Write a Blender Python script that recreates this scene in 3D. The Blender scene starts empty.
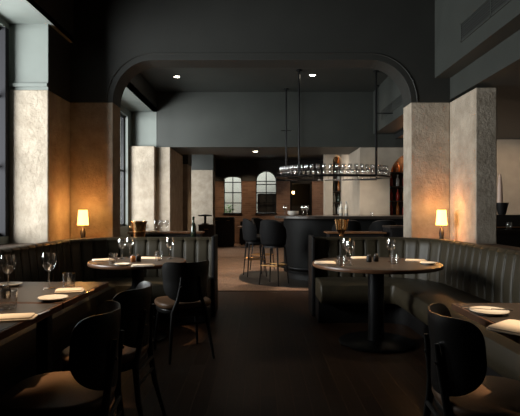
import bpy, math, random
from mathutils import Vector, Matrix
random.seed(7)
S = bpy.context.scene
COL = S.collection
PI = math.pi
F, HZ, EYE = 480.0, 211.0, 1.25          # focal length in pixels, horizon row, eye height

def W(px, py, d):                         # measured row/column at depth d -> place in the room
    return ((px - 260) * d / F, d, EYE + (HZ - py) * d / F)
def on_top(px, py, z):                    # where a spot seen on a horizontal surface of height z stands
    d = F * (EYE - z) / (py - HZ)
    return ((px - 260) * d / F, d)

# ------------------------------------------------------------------ materials
def mat(name):
    m = bpy.data.materials.new(name); m.use_nodes = True
    nt = m.node_tree
    return m, nt, nt.nodes['Principled BSDF']
def lin(c): return (c[0], c[1], c[2], 1)
def simple(name, col, rough=.5, metal=0, spec=.5, bump=0, bscale=60, var=0, vscale=8, coat=0):
    m, nt, b = mat(name)
    b.inputs['Base Color'].default_value = lin(col)
    b.inputs['Roughness'].default_value = rough
    b.inputs['Metallic'].default_value = metal
    b.inputs['Specular IOR Level'].default_value = spec
    b.inputs['Coat Weight'].default_value = coat
    tc = nt.nodes.new('ShaderNodeTexCoord')
    if var:
        n = nt.nodes.new('ShaderNodeTexNoise'); n.inputs['Scale'].default_value = vscale; n.inputs['Detail'].default_value = 6
        nt.links.new(tc.outputs['Object'], n.inputs['Vector'])
        r = nt.nodes.new('ShaderNodeValToRGB')
        r.color_ramp.elements[0].position = .3; r.color_ramp.elements[1].position = .7
        r.color_ramp.elements[0].color = lin([c * (1 - var) for c in col]); r.color_ramp.elements[1].color = lin([min(1, c * (1 + var)) for c in col])
        nt.links.new(n.outputs['Fac'], r.inputs['Fac']); nt.links.new(r.outputs['Color'], b.inputs['Base Color'])
    if bump:
        n2 = nt.nodes.new('ShaderNodeTexNoise'); n2.inputs['Scale'].default_value = bscale; n2.inputs['Detail'].default_value = 5
        nt.links.new(tc.outputs['Object'], n2.inputs['Vector'])
        bp = nt.nodes.new('ShaderNodeBump'); bp.inputs['Strength'].default_value = bump; bp.inputs['Distance'].default_value = .01
        nt.links.new(n2.outputs['Fac'], bp.inputs['Height']); nt.links.new(bp.outputs['Normal'], b.inputs['Normal'])
    return m
def planks(name, c1, c2, gap, rough, length=1.3, width=.11, rot=PI / 2, gapw=.004):
    m, nt, b = mat(name)
    tc = nt.nodes.new('ShaderNodeTexCoord'); mp = nt.nodes.new('ShaderNodeMapping'); mp.inputs['Rotation'].default_value = (0, 0, rot)
    br = nt.nodes.new('ShaderNodeTexBrick'); br.inputs['Scale'].default_value = 1
    br.inputs['Brick Width'].default_value = length; br.inputs['Row Height'].default_value = width
    br.inputs['Mortar Size'].default_value = gapw; br.inputs['Mortar Smooth'].default_value = .3
    br.inputs['Color1'].default_value = lin(c1); br.inputs['Color2'].default_value = lin(c2); br.inputs['Mortar'].default_value = lin(gap)
    nt.links.new(tc.outputs['Object'], mp.inputs['Vector']); nt.links.new(mp.outputs['Vector'], br.inputs['Vector'])
    mp2 = nt.nodes.new('ShaderNodeMapping'); mp2.inputs['Scale'].default_value = (14, 1.2, 14)
    n = nt.nodes.new('ShaderNodeTexNoise'); n.inputs['Scale'].default_value = 3; n.inputs['Detail'].default_value = 7
    nt.links.new(tc.outputs['Object'], mp2.inputs['Vector']); nt.links.new(mp2.outputs['Vector'], n.inputs['Vector'])
    r = nt.nodes.new('ShaderNodeValToRGB'); r.color_ramp.elements[0].color = (.45, .45, .45, 1); r.color_ramp.elements[1].color = (1.3, 1.3, 1.3, 1)
    mx = nt.nodes.new('ShaderNodeMixRGB'); mx.blend_type = 'MULTIPLY'; mx.inputs['Fac'].default_value = 1
    nt.links.new(n.outputs['Fac'], r.inputs['Fac']); nt.links.new(br.outputs['Color'], mx.inputs['Color1']); nt.links.new(r.outputs['Color'], mx.inputs['Color2'])
    nt.links.new(mx.outputs['Color'], b.inputs['Base Color'])
    b.inputs['Roughness'].default_value = rough; b.inputs['Specular IOR Level'].default_value = .3
    bp = nt.nodes.new('ShaderNodeBump'); bp.inputs['Strength'].default_value = .4; bp.inputs['Distance'].default_value = .004; bp.invert = True
    nt.links.new(br.outputs['Fac'], bp.inputs['Height']); nt.links.new(bp.outputs['Normal'], b.inputs['Normal'])
    return m
def brickwork(name):
    m, nt, b = mat(name)
    tc = nt.nodes.new('ShaderNodeTexCoord'); mp = nt.nodes.new('ShaderNodeMapping'); mp.inputs['Rotation'].default_value = (-PI / 2, 0, 0)
    br = nt.nodes.new('ShaderNodeTexBrick'); br.inputs['Scale'].default_value = 1
    br.inputs['Brick Width'].default_value = .23; br.inputs['Row Height'].default_value = .075; br.inputs['Mortar Size'].default_value = .006
    br.inputs['Color1'].default_value = (.25, .14, .095, 1); br.inputs['Color2'].default_value = (.17, .095, .065, 1); br.inputs['Mortar'].default_value = (.22, .15, .11, 1)
    nt.links.new(tc.outputs['Object'], mp.inputs['Vector']); nt.links.new(mp.outputs['Vector'], br.inputs['Vector'])
    nt.links.new(br.outputs['Color'], b.inputs['Base Color']); b.inputs['Roughness'].default_value = .85
    bp = nt.nodes.new('ShaderNodeBump'); bp.inputs['Strength'].default_value = .6; bp.inputs['Distance'].default_value = .01; bp.invert = True
    nt.links.new(br.outputs['Fac'], bp.inputs['Height']); nt.links.new(bp.outputs['Normal'], b.inputs['Normal'])
    return m
def stonework(name, lo, hi):
    m, nt, b = mat(name)
    tc = nt.nodes.new('ShaderNodeTexCoord')
    n = nt.nodes.new('ShaderNodeTexNoise'); n.inputs['Scale'].default_value = 5; n.inputs['Detail'].default_value = 9; n.inputs['Roughness'].default_value = .62
    r = nt.nodes.new('ShaderNodeValToRGB'); r.color_ramp.elements[0].position = .3; r.color_ramp.elements[1].position = .68
    r.color_ramp.elements[0].color = lin(lo); r.color_ramp.elements[1].color = lin(hi)
    nt.links.new(tc.outputs['Object'], n.inputs['Vector']); nt.links.new(n.outputs['Fac'], r.inputs['Fac']); nt.links.new(r.outputs['Color'], b.inputs['Base Color'])
    v = nt.nodes.new('ShaderNodeTexNoise'); v.inputs['Scale'].default_value = 22; v.inputs['Detail'].default_value = 8; v.inputs['Roughness'].default_value = .7
    nt.links.new(tc.outputs['Object'], v.inputs['Vector'])
    bp = nt.nodes.new('ShaderNodeBump'); bp.inputs['Strength'].default_value = .55; bp.inputs['Distance'].default_value = .03
    nt.links.new(v.outputs['Fac'], bp.inputs['Height']); nt.links.new(bp.outputs['Normal'], b.inputs['Normal'])
    b.inputs['Roughness'].default_value = .95; b.inputs['Specular IOR Level'].default_value = .15
    return m
def thin_glass(name, tint=(1, 1, 1), gloss=1.0):
    m = bpy.data.materials.new(name); m.use_nodes = True; nt = m.node_tree; nt.nodes.clear()
    out = nt.nodes.new('ShaderNodeOutputMaterial'); t = nt.nodes.new('ShaderNodeBsdfTransparent'); g = nt.nodes.new('ShaderNodeBsdfGlossy')
    g.inputs['Roughness'].default_value = .09; t.inputs['Color'].default_value = lin(tint)
    lw = nt.nodes.new('ShaderNodeLayerWeight'); pw = nt.nodes.new('ShaderNodeMath'); pw.operation = 'POWER'; pw.inputs[1].default_value = 3; nt.links.new(lw.outputs['Facing'], pw.inputs[0])
    mul = nt.nodes.new('ShaderNodeMath'); mul.operation = 'MULTIPLY_ADD'; mul.inputs[1].default_value = gloss; mul.inputs[2].default_value = .04 + .09 * (gloss > 1) + .17 * (gloss > 1.5); mul.use_clamp = True
    mx = nt.nodes.new('ShaderNodeMixShader')
    nt.links.new(pw.outputs[0], mul.inputs[0]); nt.links.new(mul.outputs[0], mx.inputs['Fac'])
    nt.links.new(t.outputs[0], mx.inputs[1]); nt.links.new(g.outputs[0], mx.inputs[2]); nt.links.new(mx.outputs[0], out.inputs['Surface'])
    return m
def emit(name, col, strength):
    m, nt, b = mat(name)
    b.inputs['Base Color'].default_value = lin(col); b.inputs['Emission Color'].default_value = lin(col); b.inputs['Emission Strength'].default_value = strength
    return m

M = dict(
    paint=simple('grey_green_paint_shaded', (.017, .0172, .015), .6, bump=.06, bscale=90, var=.1, vscale=3),  # wall paint darkened: shade on arch wall and beam sides put into the colour
    greypaint=simple('grey_green_paint_lit', (.175, .195, .18), .6, bump=.05, bscale=90, var=.06, vscale=3),  # same wall paint in a lighter copy for the daylit window bays
    dimpaint=simple('grey_green_paint_dim', (.033, .036, .032), .55, bump=.05, bscale=90, var=.08, vscale=3),  # same wall paint again, part-darkened for the shaded bulkheads and cross beam
    blackpaint=simple('black_paint', (.012, .012, .012), .5),
    stone=stonework('limewashed_stone', (.30, .248, .193), (.46, .392, .315)),
    plaster=simple('sand_plaster', (.40, .34, .27), .9, bump=.1, bscale=40, var=.1, vscale=4),
    brick=brickwork('red_brick'),
    floor=planks('dark_oak_planks', (.036, .018, .010), (.055, .027, .014), (.075, .034, .014), .42),  # gap colour lightened to paint in the orange glints between boards
    barfloor=planks('pale_oak_planks', (.42, .26, .175), (.32, .195, .13), (.12, .075, .05), .45, 1.1, .12, .6),
    inlay=simple('dark_stone_inlay', (.03, .026, .023), .45, var=.3, vscale=10),
    leather=simple('olive_leather', (.043, .0335, .0185), .5, bump=.12, bscale=140, var=.12, vscale=10, spec=.45),
    brownleather=simple('brown_leather', (.15, .08, .042), .45, bump=.12, bscale=140, var=.12, vscale=9),
    shelfwood=simple('walnut_ledge', (.045, .022, .011), .5, var=.25, vscale=12),
    black=simple('black_lacquer_wood', (.010, .009, .009), .48, spec=.3, bump=.04, bscale=80),
    chairwood=simple('black_stained_ash', (.012, .011, .0105), .33, spec=.5, bump=.03, bscale=70),
    barpanel=simple('black_bar_panel', (.008, .008, .008), .6, spec=.15),
    rackglass=thin_glass('rack_glass', (1, 1, 1), 1.6),
    blackfab=simple('black_upholstery', (.007, .007, .0075), .7, spec=.1, bump=.1, bscale=200),
    tabletop=simple('dark_table_veneer', (.034, .026, .021), .4, bump=.03, bscale=60, var=.25, vscale=16),
    tableedge=simple('oak_table_edging', (.13, .06, .03), .35, var=.2, vscale=20),
    iron=simple('blackened_iron', (.012, .012, .013), .35, metal=.6),
    steel=simple('polished_steel', (.55, .55, .56), .2, metal=1),
    brass=simple('aged_brass', (.55, .32, .13), .3, metal=1),
    copper=simple('hammered_copper', (.72, .42, .19), .2, metal=1, bump=.25, bscale=30),
    wood=simple('warm_oak', (.17, .075, .03), .4, var=.2, vscale=14),
    linen=simple('linen_napkin', (.84, .73, .60), .9, bump=.15, bscale=220),
    china=simple('white_china', (.80, .76, .70), .25),
    glass=thin_glass('clear_glass', (1, 1, 1), 1.3),
    pane=thin_glass('window_glass', (.93, .95, .95), .8),
    amber=simple('amber_spirit_glass', (.35, .12, .03), .12, spec=.8),
    redglass=simple('red_spirit_glass', (.35, .03, .02), .12, spec=.8),
    clearbottle=simple('pale_spirit_glass', (.45, .45, .42), .1, spec=.9),
    greenglass=simple('green_bottle_glass', (.01, .018, .01), .12, spec=.8),
    paperlabel=simple('paper_bottle_label', (.6, .55, .45), .8),
    shade=emit('lit_lamp_shade', (1.0, .5, .13), 5.0),
    bulb=emit('glowing_bulb', (1.0, .60, .25), 30),
    downlight=emit('downlight_lens', (1.0, .88, .70), 30),
    casing=simple('grey_window_casing', (.03, .0295, .033), .8, spec=.1),
    rope=simple('seam_thread', (.12, .105, .08), .8),
    leaf=simple('leaf_green', (.08, .22, .04), .6, var=.4, vscale=20),
    render=simple('pale_exterior_render', (.70, .72, .66), .9, var=.08, vscale=2),
    darkscreen=simple('dark_screen_paint', (.02, .018, .015), .7),
    ivory=simple('ivory_ceramic', (.62, .45, .36), .5),
    duskshade=simple('dusk_grey_blind', (.12, .12, .135), .8),
)

# ------------------------------------------------------------------ mesh helper
class MB:
    def __init__(s): s.v = []; s.f = []
    def add(s, vs, fs):
        n = len(s.v); s.v += [tuple(p) for p in vs]; s.f += [tuple(i + n for i in q) for q in fs]; return s
    def box(s, x0, x1, y0, y1, z0, z1):
        return s.add([(x0, y0, z0), (x1, y0, z0), (x1, y1, z0), (x0, y1, z0), (x0, y0, z1), (x1, y0, z1), (x1, y1, z1), (x0, y1, z1)],
                     [(0, 3, 2, 1), (4, 5, 6, 7), (0, 1, 5, 4), (1, 2, 6, 5), (2, 3, 7, 6), (3, 0, 4, 7)])
    def prism(s, poly, a, b, axis='z'):           # poly in xy (axis z) or xz (axis y)
        n = len(poly)
        mk = (lambda p, h: (p[0], p[1], h)) if axis == 'z' else ((lambda p, h: (p[0], h, p[1])) if axis == 'y' else (lambda p, h: (h, p[0], p[1])))
        vs = [mk(p, a) for p in poly] + [mk(p, b) for p in poly]
        fs = [tuple(range(n))[::-1], tuple(range(n, 2 * n))] + [(i, (i + 1) % n, (i + 1) % n + n, i + n) for i in range(n)]
        return s.add(vs, fs)
    def lathe(s, prof, seg=24, c=(0, 0, 0), flute=0):
        vs = []; fs = []; n = len(prof)
        for k in range(seg):
            a = 2 * PI * k / seg
            for (r, z) in prof:
                rr = r * (1 - flute * (k % 2)) if flute else r
                vs.append((c[0] + rr * math.cos(a), c[1] + rr * math.sin(a), c[2] + z))
        for k in range(seg):
            k2 = (k + 1) % seg
            for i in range(n - 1): fs.append((k * n + i, k2 * n + i, k2 * n + i + 1, k * n + i + 1))
        if prof[0][0] > 1e-6 and prof[-1][0] > 1e-6:      # a ring: join last and first rim
            for k in range(seg): k2 = (k + 1) % seg; fs.append((k * n + n - 1, k2 * n + n - 1, k2 * n, k * n))
        return s.add(vs, fs)
    def tube(s, pts, r, seg=10, closed=False):
        pts = [Vector(p) for p in pts]; n = len(pts); rs = r if isinstance(r, (list, tuple)) else [r] * n
        vs = []; fs = []
        for i, p in enumerate(pts):
            a = pts[(i - 1) % n] if closed or i > 0 else p; b = pts[(i + 1) % n] if closed or i < n - 1 else p
            t = (b - a).normalized(); up = Vector((0, 0, 1)) if abs(t.z) < .9 else Vector((0, 1, 0))
            u = t.cross(up).normalized(); w = u.cross(t)
            for k in range(seg):
                an = 2 * PI * k / seg; vs.append(p + (u * math.cos(an) + w * math.sin(an)) * rs[i])
        for i in range(n if closed else n - 1):
            j = (i + 1) % n
            for k in range(seg): k2 = (k + 1) % seg; fs.append((i * seg + k, i * seg + k2, j * seg + k2, j * seg + k))
        if not closed: fs += [tuple(range(seg))[::-1], tuple(range((n - 1) * seg, n * seg))]
        return s.add(vs, fs)
    def sweep(s, path, prof, closed_prof=True, caps=True):   # path: list of (point xy, outward normal xy); prof(i) -> [(offset, z)]
        vs = []; fs = []; n = None
        for i, (p, nn) in enumerate(path):
            pr = prof(i); n = len(pr)
            for (o, z) in pr: vs.append((p[0] + nn[0] * o, p[1] + nn[1] * o, z))
        m = len(path)
        for i in range(m - 1):
            for k in range(n if closed_prof else n - 1):
                k2 = (k + 1) % n; fs.append((i * n + k, i * n + k2, (i + 1) * n + k2, (i + 1) * n + k))
        if caps and closed_prof: fs += [tuple(range(n))[::-1], tuple(range((m - 1) * n, m * n))]
        return s.add(vs, fs)
    def build(s, name, m, parent=None, smooth=False, bevel=0, seg=2, loc=None, rz=0):
        import bmesh
        me = bpy.data.meshes.new(name); me.from_pydata(s.v, [], s.f)
        bm = bmesh.new(); bm.from_mesh(me); bmesh.ops.recalc_face_normals(bm, faces=bm.faces); bm.to_mesh(me); bm.free()
        me.materials.append(M[m] if isinstance(m, str) else m)
        o = bpy.data.objects.new(name, me); COL.objects.link(o)
        if parent: o.parent = parent
        if loc: o.location = loc
        if rz: o.rotation_euler.z = rz
        if smooth:
            for p in me.polygons: p.use_smooth = True
            try: me.set_sharp_from_angle(angle=math.radians(40))
            except Exception: pass
        if bevel:
            b = o.modifiers.new('bevel', 'BEVEL'); b.width = bevel; b.segments = seg; b.limit_method = 'ANGLE'; b.angle_limit = math.radians(50)
        return o
def tag(o, label, cat, group=None):
    o['label'] = label; o['category'] = cat
    if group: o['group'] = group
    return o
def thing(name, label, cat, loc=(0, 0, 0), rz=0, group=None):
    o = bpy.data.objects.new(name, None); COL.objects.link(o); o.empty_display_size = .1
    o.location = loc; o.rotation_euler.z = rz
    return tag(o, label, cat, group)
def dup(root, loc, rz=0, label=None, group=None):
    def cp(o, par):
        c = o.copy(); COL.objects.link(c)
        if par: c.parent = par
        for ch in list(o.children): cp(ch, c)
        return c
    r = cp(root, None); r.location = loc; r.rotation_euler.z = rz
    if label: r['label'] = label
    if group: r['group'] = group
    return r
def struct(o): o['kind'] = 'structure'; return o
def sbox(name, m, *b, bevel=0): return struct(MB().box(*b).build(name, m, bevel=bevel))
def superellipse(a, b, n=2.6, seg=40, cx=0, cy=0):
    out = []
    for k in range(seg):
        t = 2 * PI * k / seg; c, s_ = math.cos(t), math.sin(t)
        out.append((cx + a * math.copysign(abs(c) ** (2 / n), c), cy + b * math.copysign(abs(s_) ** (2 / n), s_)))
    return out
def pad(poly, z0, z1, r, m, name, parent, steps=4, scale=True):  # a cushion: outline poly, rounded rims of radius r
    mb = MB(); cx = sum(p[0] for p in poly) / len(poly); cy = sum(p[1] for p in poly) / len(poly); rings = []
    prof = [(r * (1 - math.sin(a)), z0 + r * (1 - math.cos(a))) for a in [PI / 2 * k / steps for k in range(steps + 1)]]
    prof += [(r * (1 - math.cos(a)), z1 - r + r * math.sin(a)) for a in [PI / 2 * k / steps for k in range(steps + 1)]]
    n = len(poly); vs = []; fs = []
    for (ins, z) in prof:
        for (x, y) in poly:
            dx, dy = x - cx, y - cy; L = math.hypot(dx, dy); k = (L - ins) / L; vs.append((cx + dx * k, cy + dy * k, z))
    for i in range(len(prof) - 1):
        for k in range(n): k2 = (k + 1) % n; fs.append((i * n + k, i * n + k2, (i + 1) * n + k2, (i + 1) * n + k))
    fs += [tuple(range(n))[::-1], tuple(range((len(prof) - 1) * n, len(prof) * n))]
    mb.add(vs, fs)
    return mb.build(name, m, parent, smooth=True)

# ------------------------------------------------------------------ the setting
D2, D2B, D1, D1R = 6.4, 6.75, 5.74, 5.63
SPR, ATOP = 2.70, 3.263
LW, RW, CZ, DBK = -3.0, 7.0, 4.6, -1.6        # left wall, right wall, ceiling, wall behind the viewpoint
sbox('floor', 'floor', -3.2, RW, DBK - .2, 7.5, -.1, 0)
sbox('floor_bar', 'barfloor', -3.2, RW, 7.5, 20.0, -.1, 0)
# dark inlay around the bar
inl = []
for k in range(40):
    a = 2 * PI * k / 40
    inl.append((1.7 + 2.1 * math.copysign(abs(math.cos(a)) ** .75, math.cos(a)), 9.15 + 1.45 * math.copysign(abs(math.sin(a)) ** .75, math.sin(a))))
inl = [(x, min(9.94, y)) for x, y in inl]
struct(MB().prism(inl, 0, .004).build('floor_inlay', 'inlay'))
sbox('trim_1', 'shelfwood', -3.0, RW, 7.46, 7.53, 0, .006)
# stone piers of the great arch
struct(MB().box(-2.533, -1.96, D2, D2B, 0, SPR).build('pillar_left', 'stone', bevel=.012))
struct(MB().box(LW, -2.533, D1, D2B, 0, SPR).build('pier_left', 'stone', bevel=.012))
struct(MB().box(2.013, 2.533, D2, D2B, 0, SPR).build('pillar_right', 'stone', bevel=.012))
struct(MB().box(2.533, 2.78, D1R, D2B, 0, SPR).build('pier_right', 'stone', bevel=.012))
# arch wall
AX0, AX1, RX = -1.96, 2.013, .53; RZ = ATOP - SPR
arc = [(AX0 + RX - RX * math.cos(PI / 2 * k / 14), SPR + RZ * math.sin(PI / 2 * k / 14)) for k in range(15)]
arc2 = [(AX1 - RX + RX * math.sin(PI / 2 * k / 14), SPR + RZ * math.cos(PI / 2 * k / 14)) for k in range(15)]
poly = [(-2.60, SPR)] + arc + arc2 + [(2.78, SPR), (2.78, CZ), (-2.60, CZ)]
struct(MB().prism(poly, D2, D2B, 'y').build('wall_arch', 'paint', bevel=.006))
# thin raised moulding round the arch
outl = arc + arc2
def offs(k, e): 
    i0, i1 = max(0, k - 1), min(len(outl) - 1, k + 1)
    tx, tz = outl[i1][0] - outl[i0][0], outl[i1][1] - outl[i0][1]; L = math.hypot(tx, tz); return (outl[k][0] - tz / L * e, outl[k][1] + tx / L * e)
mo = [offs(k, .085) for k in range(len(outl))]
struct(MB().tube([(x, D2 - .002, z) for x, z in mo], .009, 6).build('trim_2', 'paint', smooth=True))
# left window bay of the dining room: lowered soffit, beam flank, fascia over the pier
sbox('ceiling_bay', 'greypaint', LW - .2, -2.485, DBK, D2B, 3.49, 3.56)
sbox('beam_left', 'paint', -2.56, -2.485, DBK, D2, 3.4901, CZ)
sbox('fascia_left', 'greypaint', LW, -2.54, D1 + .012, D2B, SPR, 3.49)
sbox('trim_3', 'greypaint', LW, -2.54, D1 - .012, D1 + .012, 2.735, 2.78, bevel=.006)
sbox('wall_flank', 'paint', -2.5399, -2.533, D1 + .02, D2B, SPR, 3.49)
# left wall with its window
def side_wall(name, x0, x1, y0, y1, z0, z1, hole, m):
    a, b, c, d = hole
    mb = MB(); mb.box(x0, x1, y0, a, z0, z1); mb.box(x0, x1, b, y1, z0, z1); mb.box(x0, x1, a, b, z0, c); mb.box(x0, x1, a, b, d, z1)
    return struct(mb.build(name, m))
def side_window(n, x, y0, y1, z0, z1, ny, nz):
    fr = MB(); t = .03
    fr.box(x - .03, x + .03, y0, y0 + t * 1.5, z0, z1); fr.box(x - .03, x + .03, y1 - t * 1.5, y1, z0, z1)
    fr.box(x - .03, x + .03, y0, y1, z0, z0 + t * 1.5); fr.box(x - .03, x + .03, y0, y1, z1 - t * 1.5, z1)
    for k in range(1, ny): yy = y0 + (y1 - y0) * k / ny; fr.box(x - .025, x + .025, yy - t / 2, yy + t / 2, z0, z1)
    for k in range(1, nz): zz = z0 + (z1 - z0) * k / nz; fr.box(x - .022, x + .022, y0, y1, zz - t / 2, zz + t / 2)
    f = struct(fr.build('window_%d' % n, 'iron'))
    MB().box(x - .004, x + .004, y0, y1, z0, z1).build('pane', 'pane', f)
    return f
side_wall('wall_left', LW - .2, LW, DBK, D1 + .6, 0, CZ, (3.4, 5.735, .95, 3.42), 'greypaint')
w1 = side_window(1, LW - .1, 3.4, 5.70, .95, 3.42, 2, 3)
MB().box(LW - .199, LW - .001, 5.655, 5.7345, .951, 3.419).build('casing', 'casing', w1)
sbox('wall_behind', 'paint', -3.2, RW, DBK - .2, DBK, 0, CZ)
sbox('ceiling', 'paint', -3.2, RW, DBK - .2, D2B, CZ, CZ + .1)
# right side: stepped bulkhead with a duct
sbox('bulkhead_right', 'dimpaint', 2.33, 3.4, DBK, D2 - .001, 3.02, CZ)
sbox('soffit_right', 'dimpaint', 2.533, RW, DBK, D2 - .001, 2.735, 3.02)
sbox('wall_right', 'plaster', RW, RW + .2, DBK - .2, 10.1, 0, CZ)
sbox('ceiling_side', 'blackpaint', 2.78, RW, D2 - .001, 10.1, 2.735, 3.02)
# bar room: ceiling, left bay, cross beam
D3, D3B, C2 = 9.88, 11.2, 3.70
BB = 2.567
sbox('ceiling_bar', 'dimpaint', -2.2, 2.5, D2B, D3, C2, C2 + .1)
sbox('beam_bar', 'dimpaint', -2.12, 4.0, D3, D3B, BB, C2 + .1)
sbox('ceiling_bay_bar', 'greypaint', -2.9, -2.12, D2B, D3, 3.29, 3.36)
sbox('beam_side_bar', 'paint', -2.2, -2.12, D2B, D3, 3.29, C2)
sbox('fascia_bar', 'greypaint', -2.9, -2.13, D3, D3B, BB, 3.36)
sbox('bulkhead_bar', 'dimpaint', 2.33, 3.4, D2B, D3 - .001, 2.83, C2 + .1)
side_wall('wall_left_bar', -2.85, -2.65, D2B, D3B, 0, 3.4, (6.9, 9.62, .95, 3.15), 'greypaint')
side_window(2, -2.75, 6.9, 9.62, .95, 3.15, 3, 2)
struct(MB().box(-2.66, -2.14, 9.72, 10.4, 0, BB).build('pillar_window', 'stone', bevel=.012))
struct(MB().box(-2.14, -1.85, D3, 11.5, 0, BB).build('pillar_bar', 'stone', bevel=.012))
# far lounge
C3, DB = 3.2, 18.5
sbox('ceiling_lounge', 'blackpaint', -3.2, 4.0, D3B, DB + .2, C3, C3 + .1)
side_wall('wall_left_lounge', -2.85, -2.65, D3B, DB, 0, 3.3, (13.4, 15.6, .9, 2.9), 'greypaint')
side_window(3, -2.75, 13.4, 15.6, .9, 2.9, 3, 3)
struct(MB().box(-2.66, -1.90, 12.6, 13.3, 0, 2.48).build('pillar_lounge', 'stone', bevel=.012))
sbox('fascia_lounge', 'dimpaint', -2.66, -1.89, 12.59, 13.3, 2.48, C3)
struct(MB().box(-2.66, -1.55, 15.8, 16.6, 0, 2.6).build('pillar_corner', 'stone', bevel=.012))
sbox('fascia_corner', 'dimpaint', -2.66, -1.54, 15.78, 16.6, 2.6, C3)
sbox('wall_right_lounge', 'plaster', 3.5, 3.7, 10.3, DB, 0, C3)
# back wall of the lounge: brick below, dark paint above, two windows and a doorway
bw = MB(); bw.box(-3.0, -1.39, DB, DB + .2, 0, 2.4); bw.box(-.71, -.155, DB, DB + .2, 0, 2.4); bw.box(.635, 1.16, DB, DB + .2, 0, 2.4); bw.box(2.0, 3.6, DB, DB + .2, 0, 2.4)
bw.box(-1.39, -.71, DB, DB + .2, 0, 1.17); bw.box(-.155, .635, DB, DB + .2, 0, 1.17)
struct(bw.build('wall_back', 'brick'))
wc, wr = -1.05, .34
seg1 = [(wc - wr * math.cos(PI * k / 12), 2.49 + .10 * math.sin(PI * k / 12)) for k in range(13)]
seg2 = [(.24 - .395 * math.cos(PI * k / 20), 2.40 + .395 * math.sin(PI * k / 20)) for k in range(21)]
up = [(-3.0, 2.4), (-1.39, 2.4)] + seg1 + [(-.71, 2.4), (-.155, 2.399)] + seg2 + [(.635, 2.399), (3.6, 2.4), (3.6, C3 + .1), (-3.0, C3 + .1)]
struct(MB().prism(up, DB - .03, DB + .2, 'y').build('wall_back_upper', 'blackpaint'))
def back_window(n, x0, x1, z0, top, nx, zs):
    cx = (x0 + x1) / 2; y = DB + .1; t = .018; fr = MB()
    edge = [(x0, z0)] + top + [(x1, z0)]
    fr.tube([(x, y, z) for x, z in edge], .028, 4, True)
    def ztop(x):
        for (a, b) in zip(top, top[1:]):
            if a[0] <= x <= b[0]: return a[1] + (b[1] - a[1]) * (x - a[0]) / max(1e-6, b[0] - a[0])
        return top[0][1]
    for k in range(1, nx): xx = x0 + (x1 - x0) * k / nx; fr.box(xx - t, xx + t, y - .02, y + .02, z0, ztop(xx))
    for zz in zs: 
        xs = [x for x, z in top if z >= zz] if zz > top[0][1] else [x0, x1]
        fr.box(min(xs), max(xs), y - .02, y + .02, zz - t, zz + t)
    f = struct(fr.build('window_%d' % n, 'iron'))
    MB().prism(edge, y - .003, y + .003, 'y').build('pane', 'pane', f)
    MB().box(x0 - .02, x1 + .02, DB - .06, DB + .02, z0 - .04, z0).build('sill', 'iron', f)
back_window(4, -1.39, -.71, 1.17, seg1, 2, [1.56, 1.96, 2.36])
back_window(5, -.155, .635, 1.17, seg2, 2, [1.56, 1.96, 2.28, 2.40])
# what lies outside the back windows
sbox('wall_courtyard', 'render', -4, 1.0, 20.3, 20.5, -.1, 4.2)
sbox('wall_courtyard_end', 'render', -4.2, -4, 18.7, 20.5, -.1, 4.2)
# passage behind the doorway
sbox('wall_passage', 'blackpaint', 1.0, 3.6, 20.0, 20.1, 0, 2.6); sbox('ceiling_passage', 'blackpaint', 1.0, 3.6, DB + .2, 20.1, 2.5, 2.6)
sbox('wall_passage_left', 'blackpaint', 1.0, 1.08, DB + .2, 20.0, 0, 2.5); sbox('wall_passage_right', 'blackpaint', 3.5, 3.6, DB + .2, 20.0, 0, 2.5)
df = MB(); df.box(1.16, 1.22, DB - .02, DB + .2, 0, 2.36); df.box(1.94, 2.0, DB - .02, DB + .2, 0, 2.36); df.box(1.16, 2.0, DB - .02, DB + .2, 2.3, 2.4)
struct(df.build('door_1', 'iron'))
# bar back wall: sand plaster with an arched bottle niche; the return wall with a second niche behind it
NX, NZ, NR, WF = 3.24, 1.93, .55, 9.95
na = [(NX - NR * math.cos(PI * k / 20), NZ + NR * math.sin(PI * k / 20)) for k in range(21)]
pl = [(2.07, 0), (2.07, 2.83), (RW, 2.83), (RW, 0), (NX + NR, 0)] + na[::-1] + [(NX - NR, 0)]
struct(MB().prism(pl, WF, WF + .3, 'y').build('wall_bar', 'plaster'))
sbox('wall_niche', 'shelfwood', 2.5, 3.8, WF + .3, WF + .34, .9, 2.8)
sbox('wall_bar_side', 'plaster', 2.07, 2.4, WF + .3, 12.2, 0, C3)
nx2, nr2 = 1.965, .115
n2 = [(nx2 - nr2 * math.cos(PI * k / 14), 2.50 + nr2 * 1.4 * math.sin(PI * k / 14)) for k in range(15)]
pl2 = [(1.65, 0), (1.65, C3), (2.4, C3), (2.4, 0), (nx2 + nr2, 0)] + n2[::-1] + [(nx2 - nr2, 0)]
struct(MB().prism(pl2, 12.2, 12.5, 'y').build('wall_shelves', 'plaster'))
sbox('wall_shelves_back', 'shelfwood', 1.7, 2.35, 12.5, 12.54, 0, C3)

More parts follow.
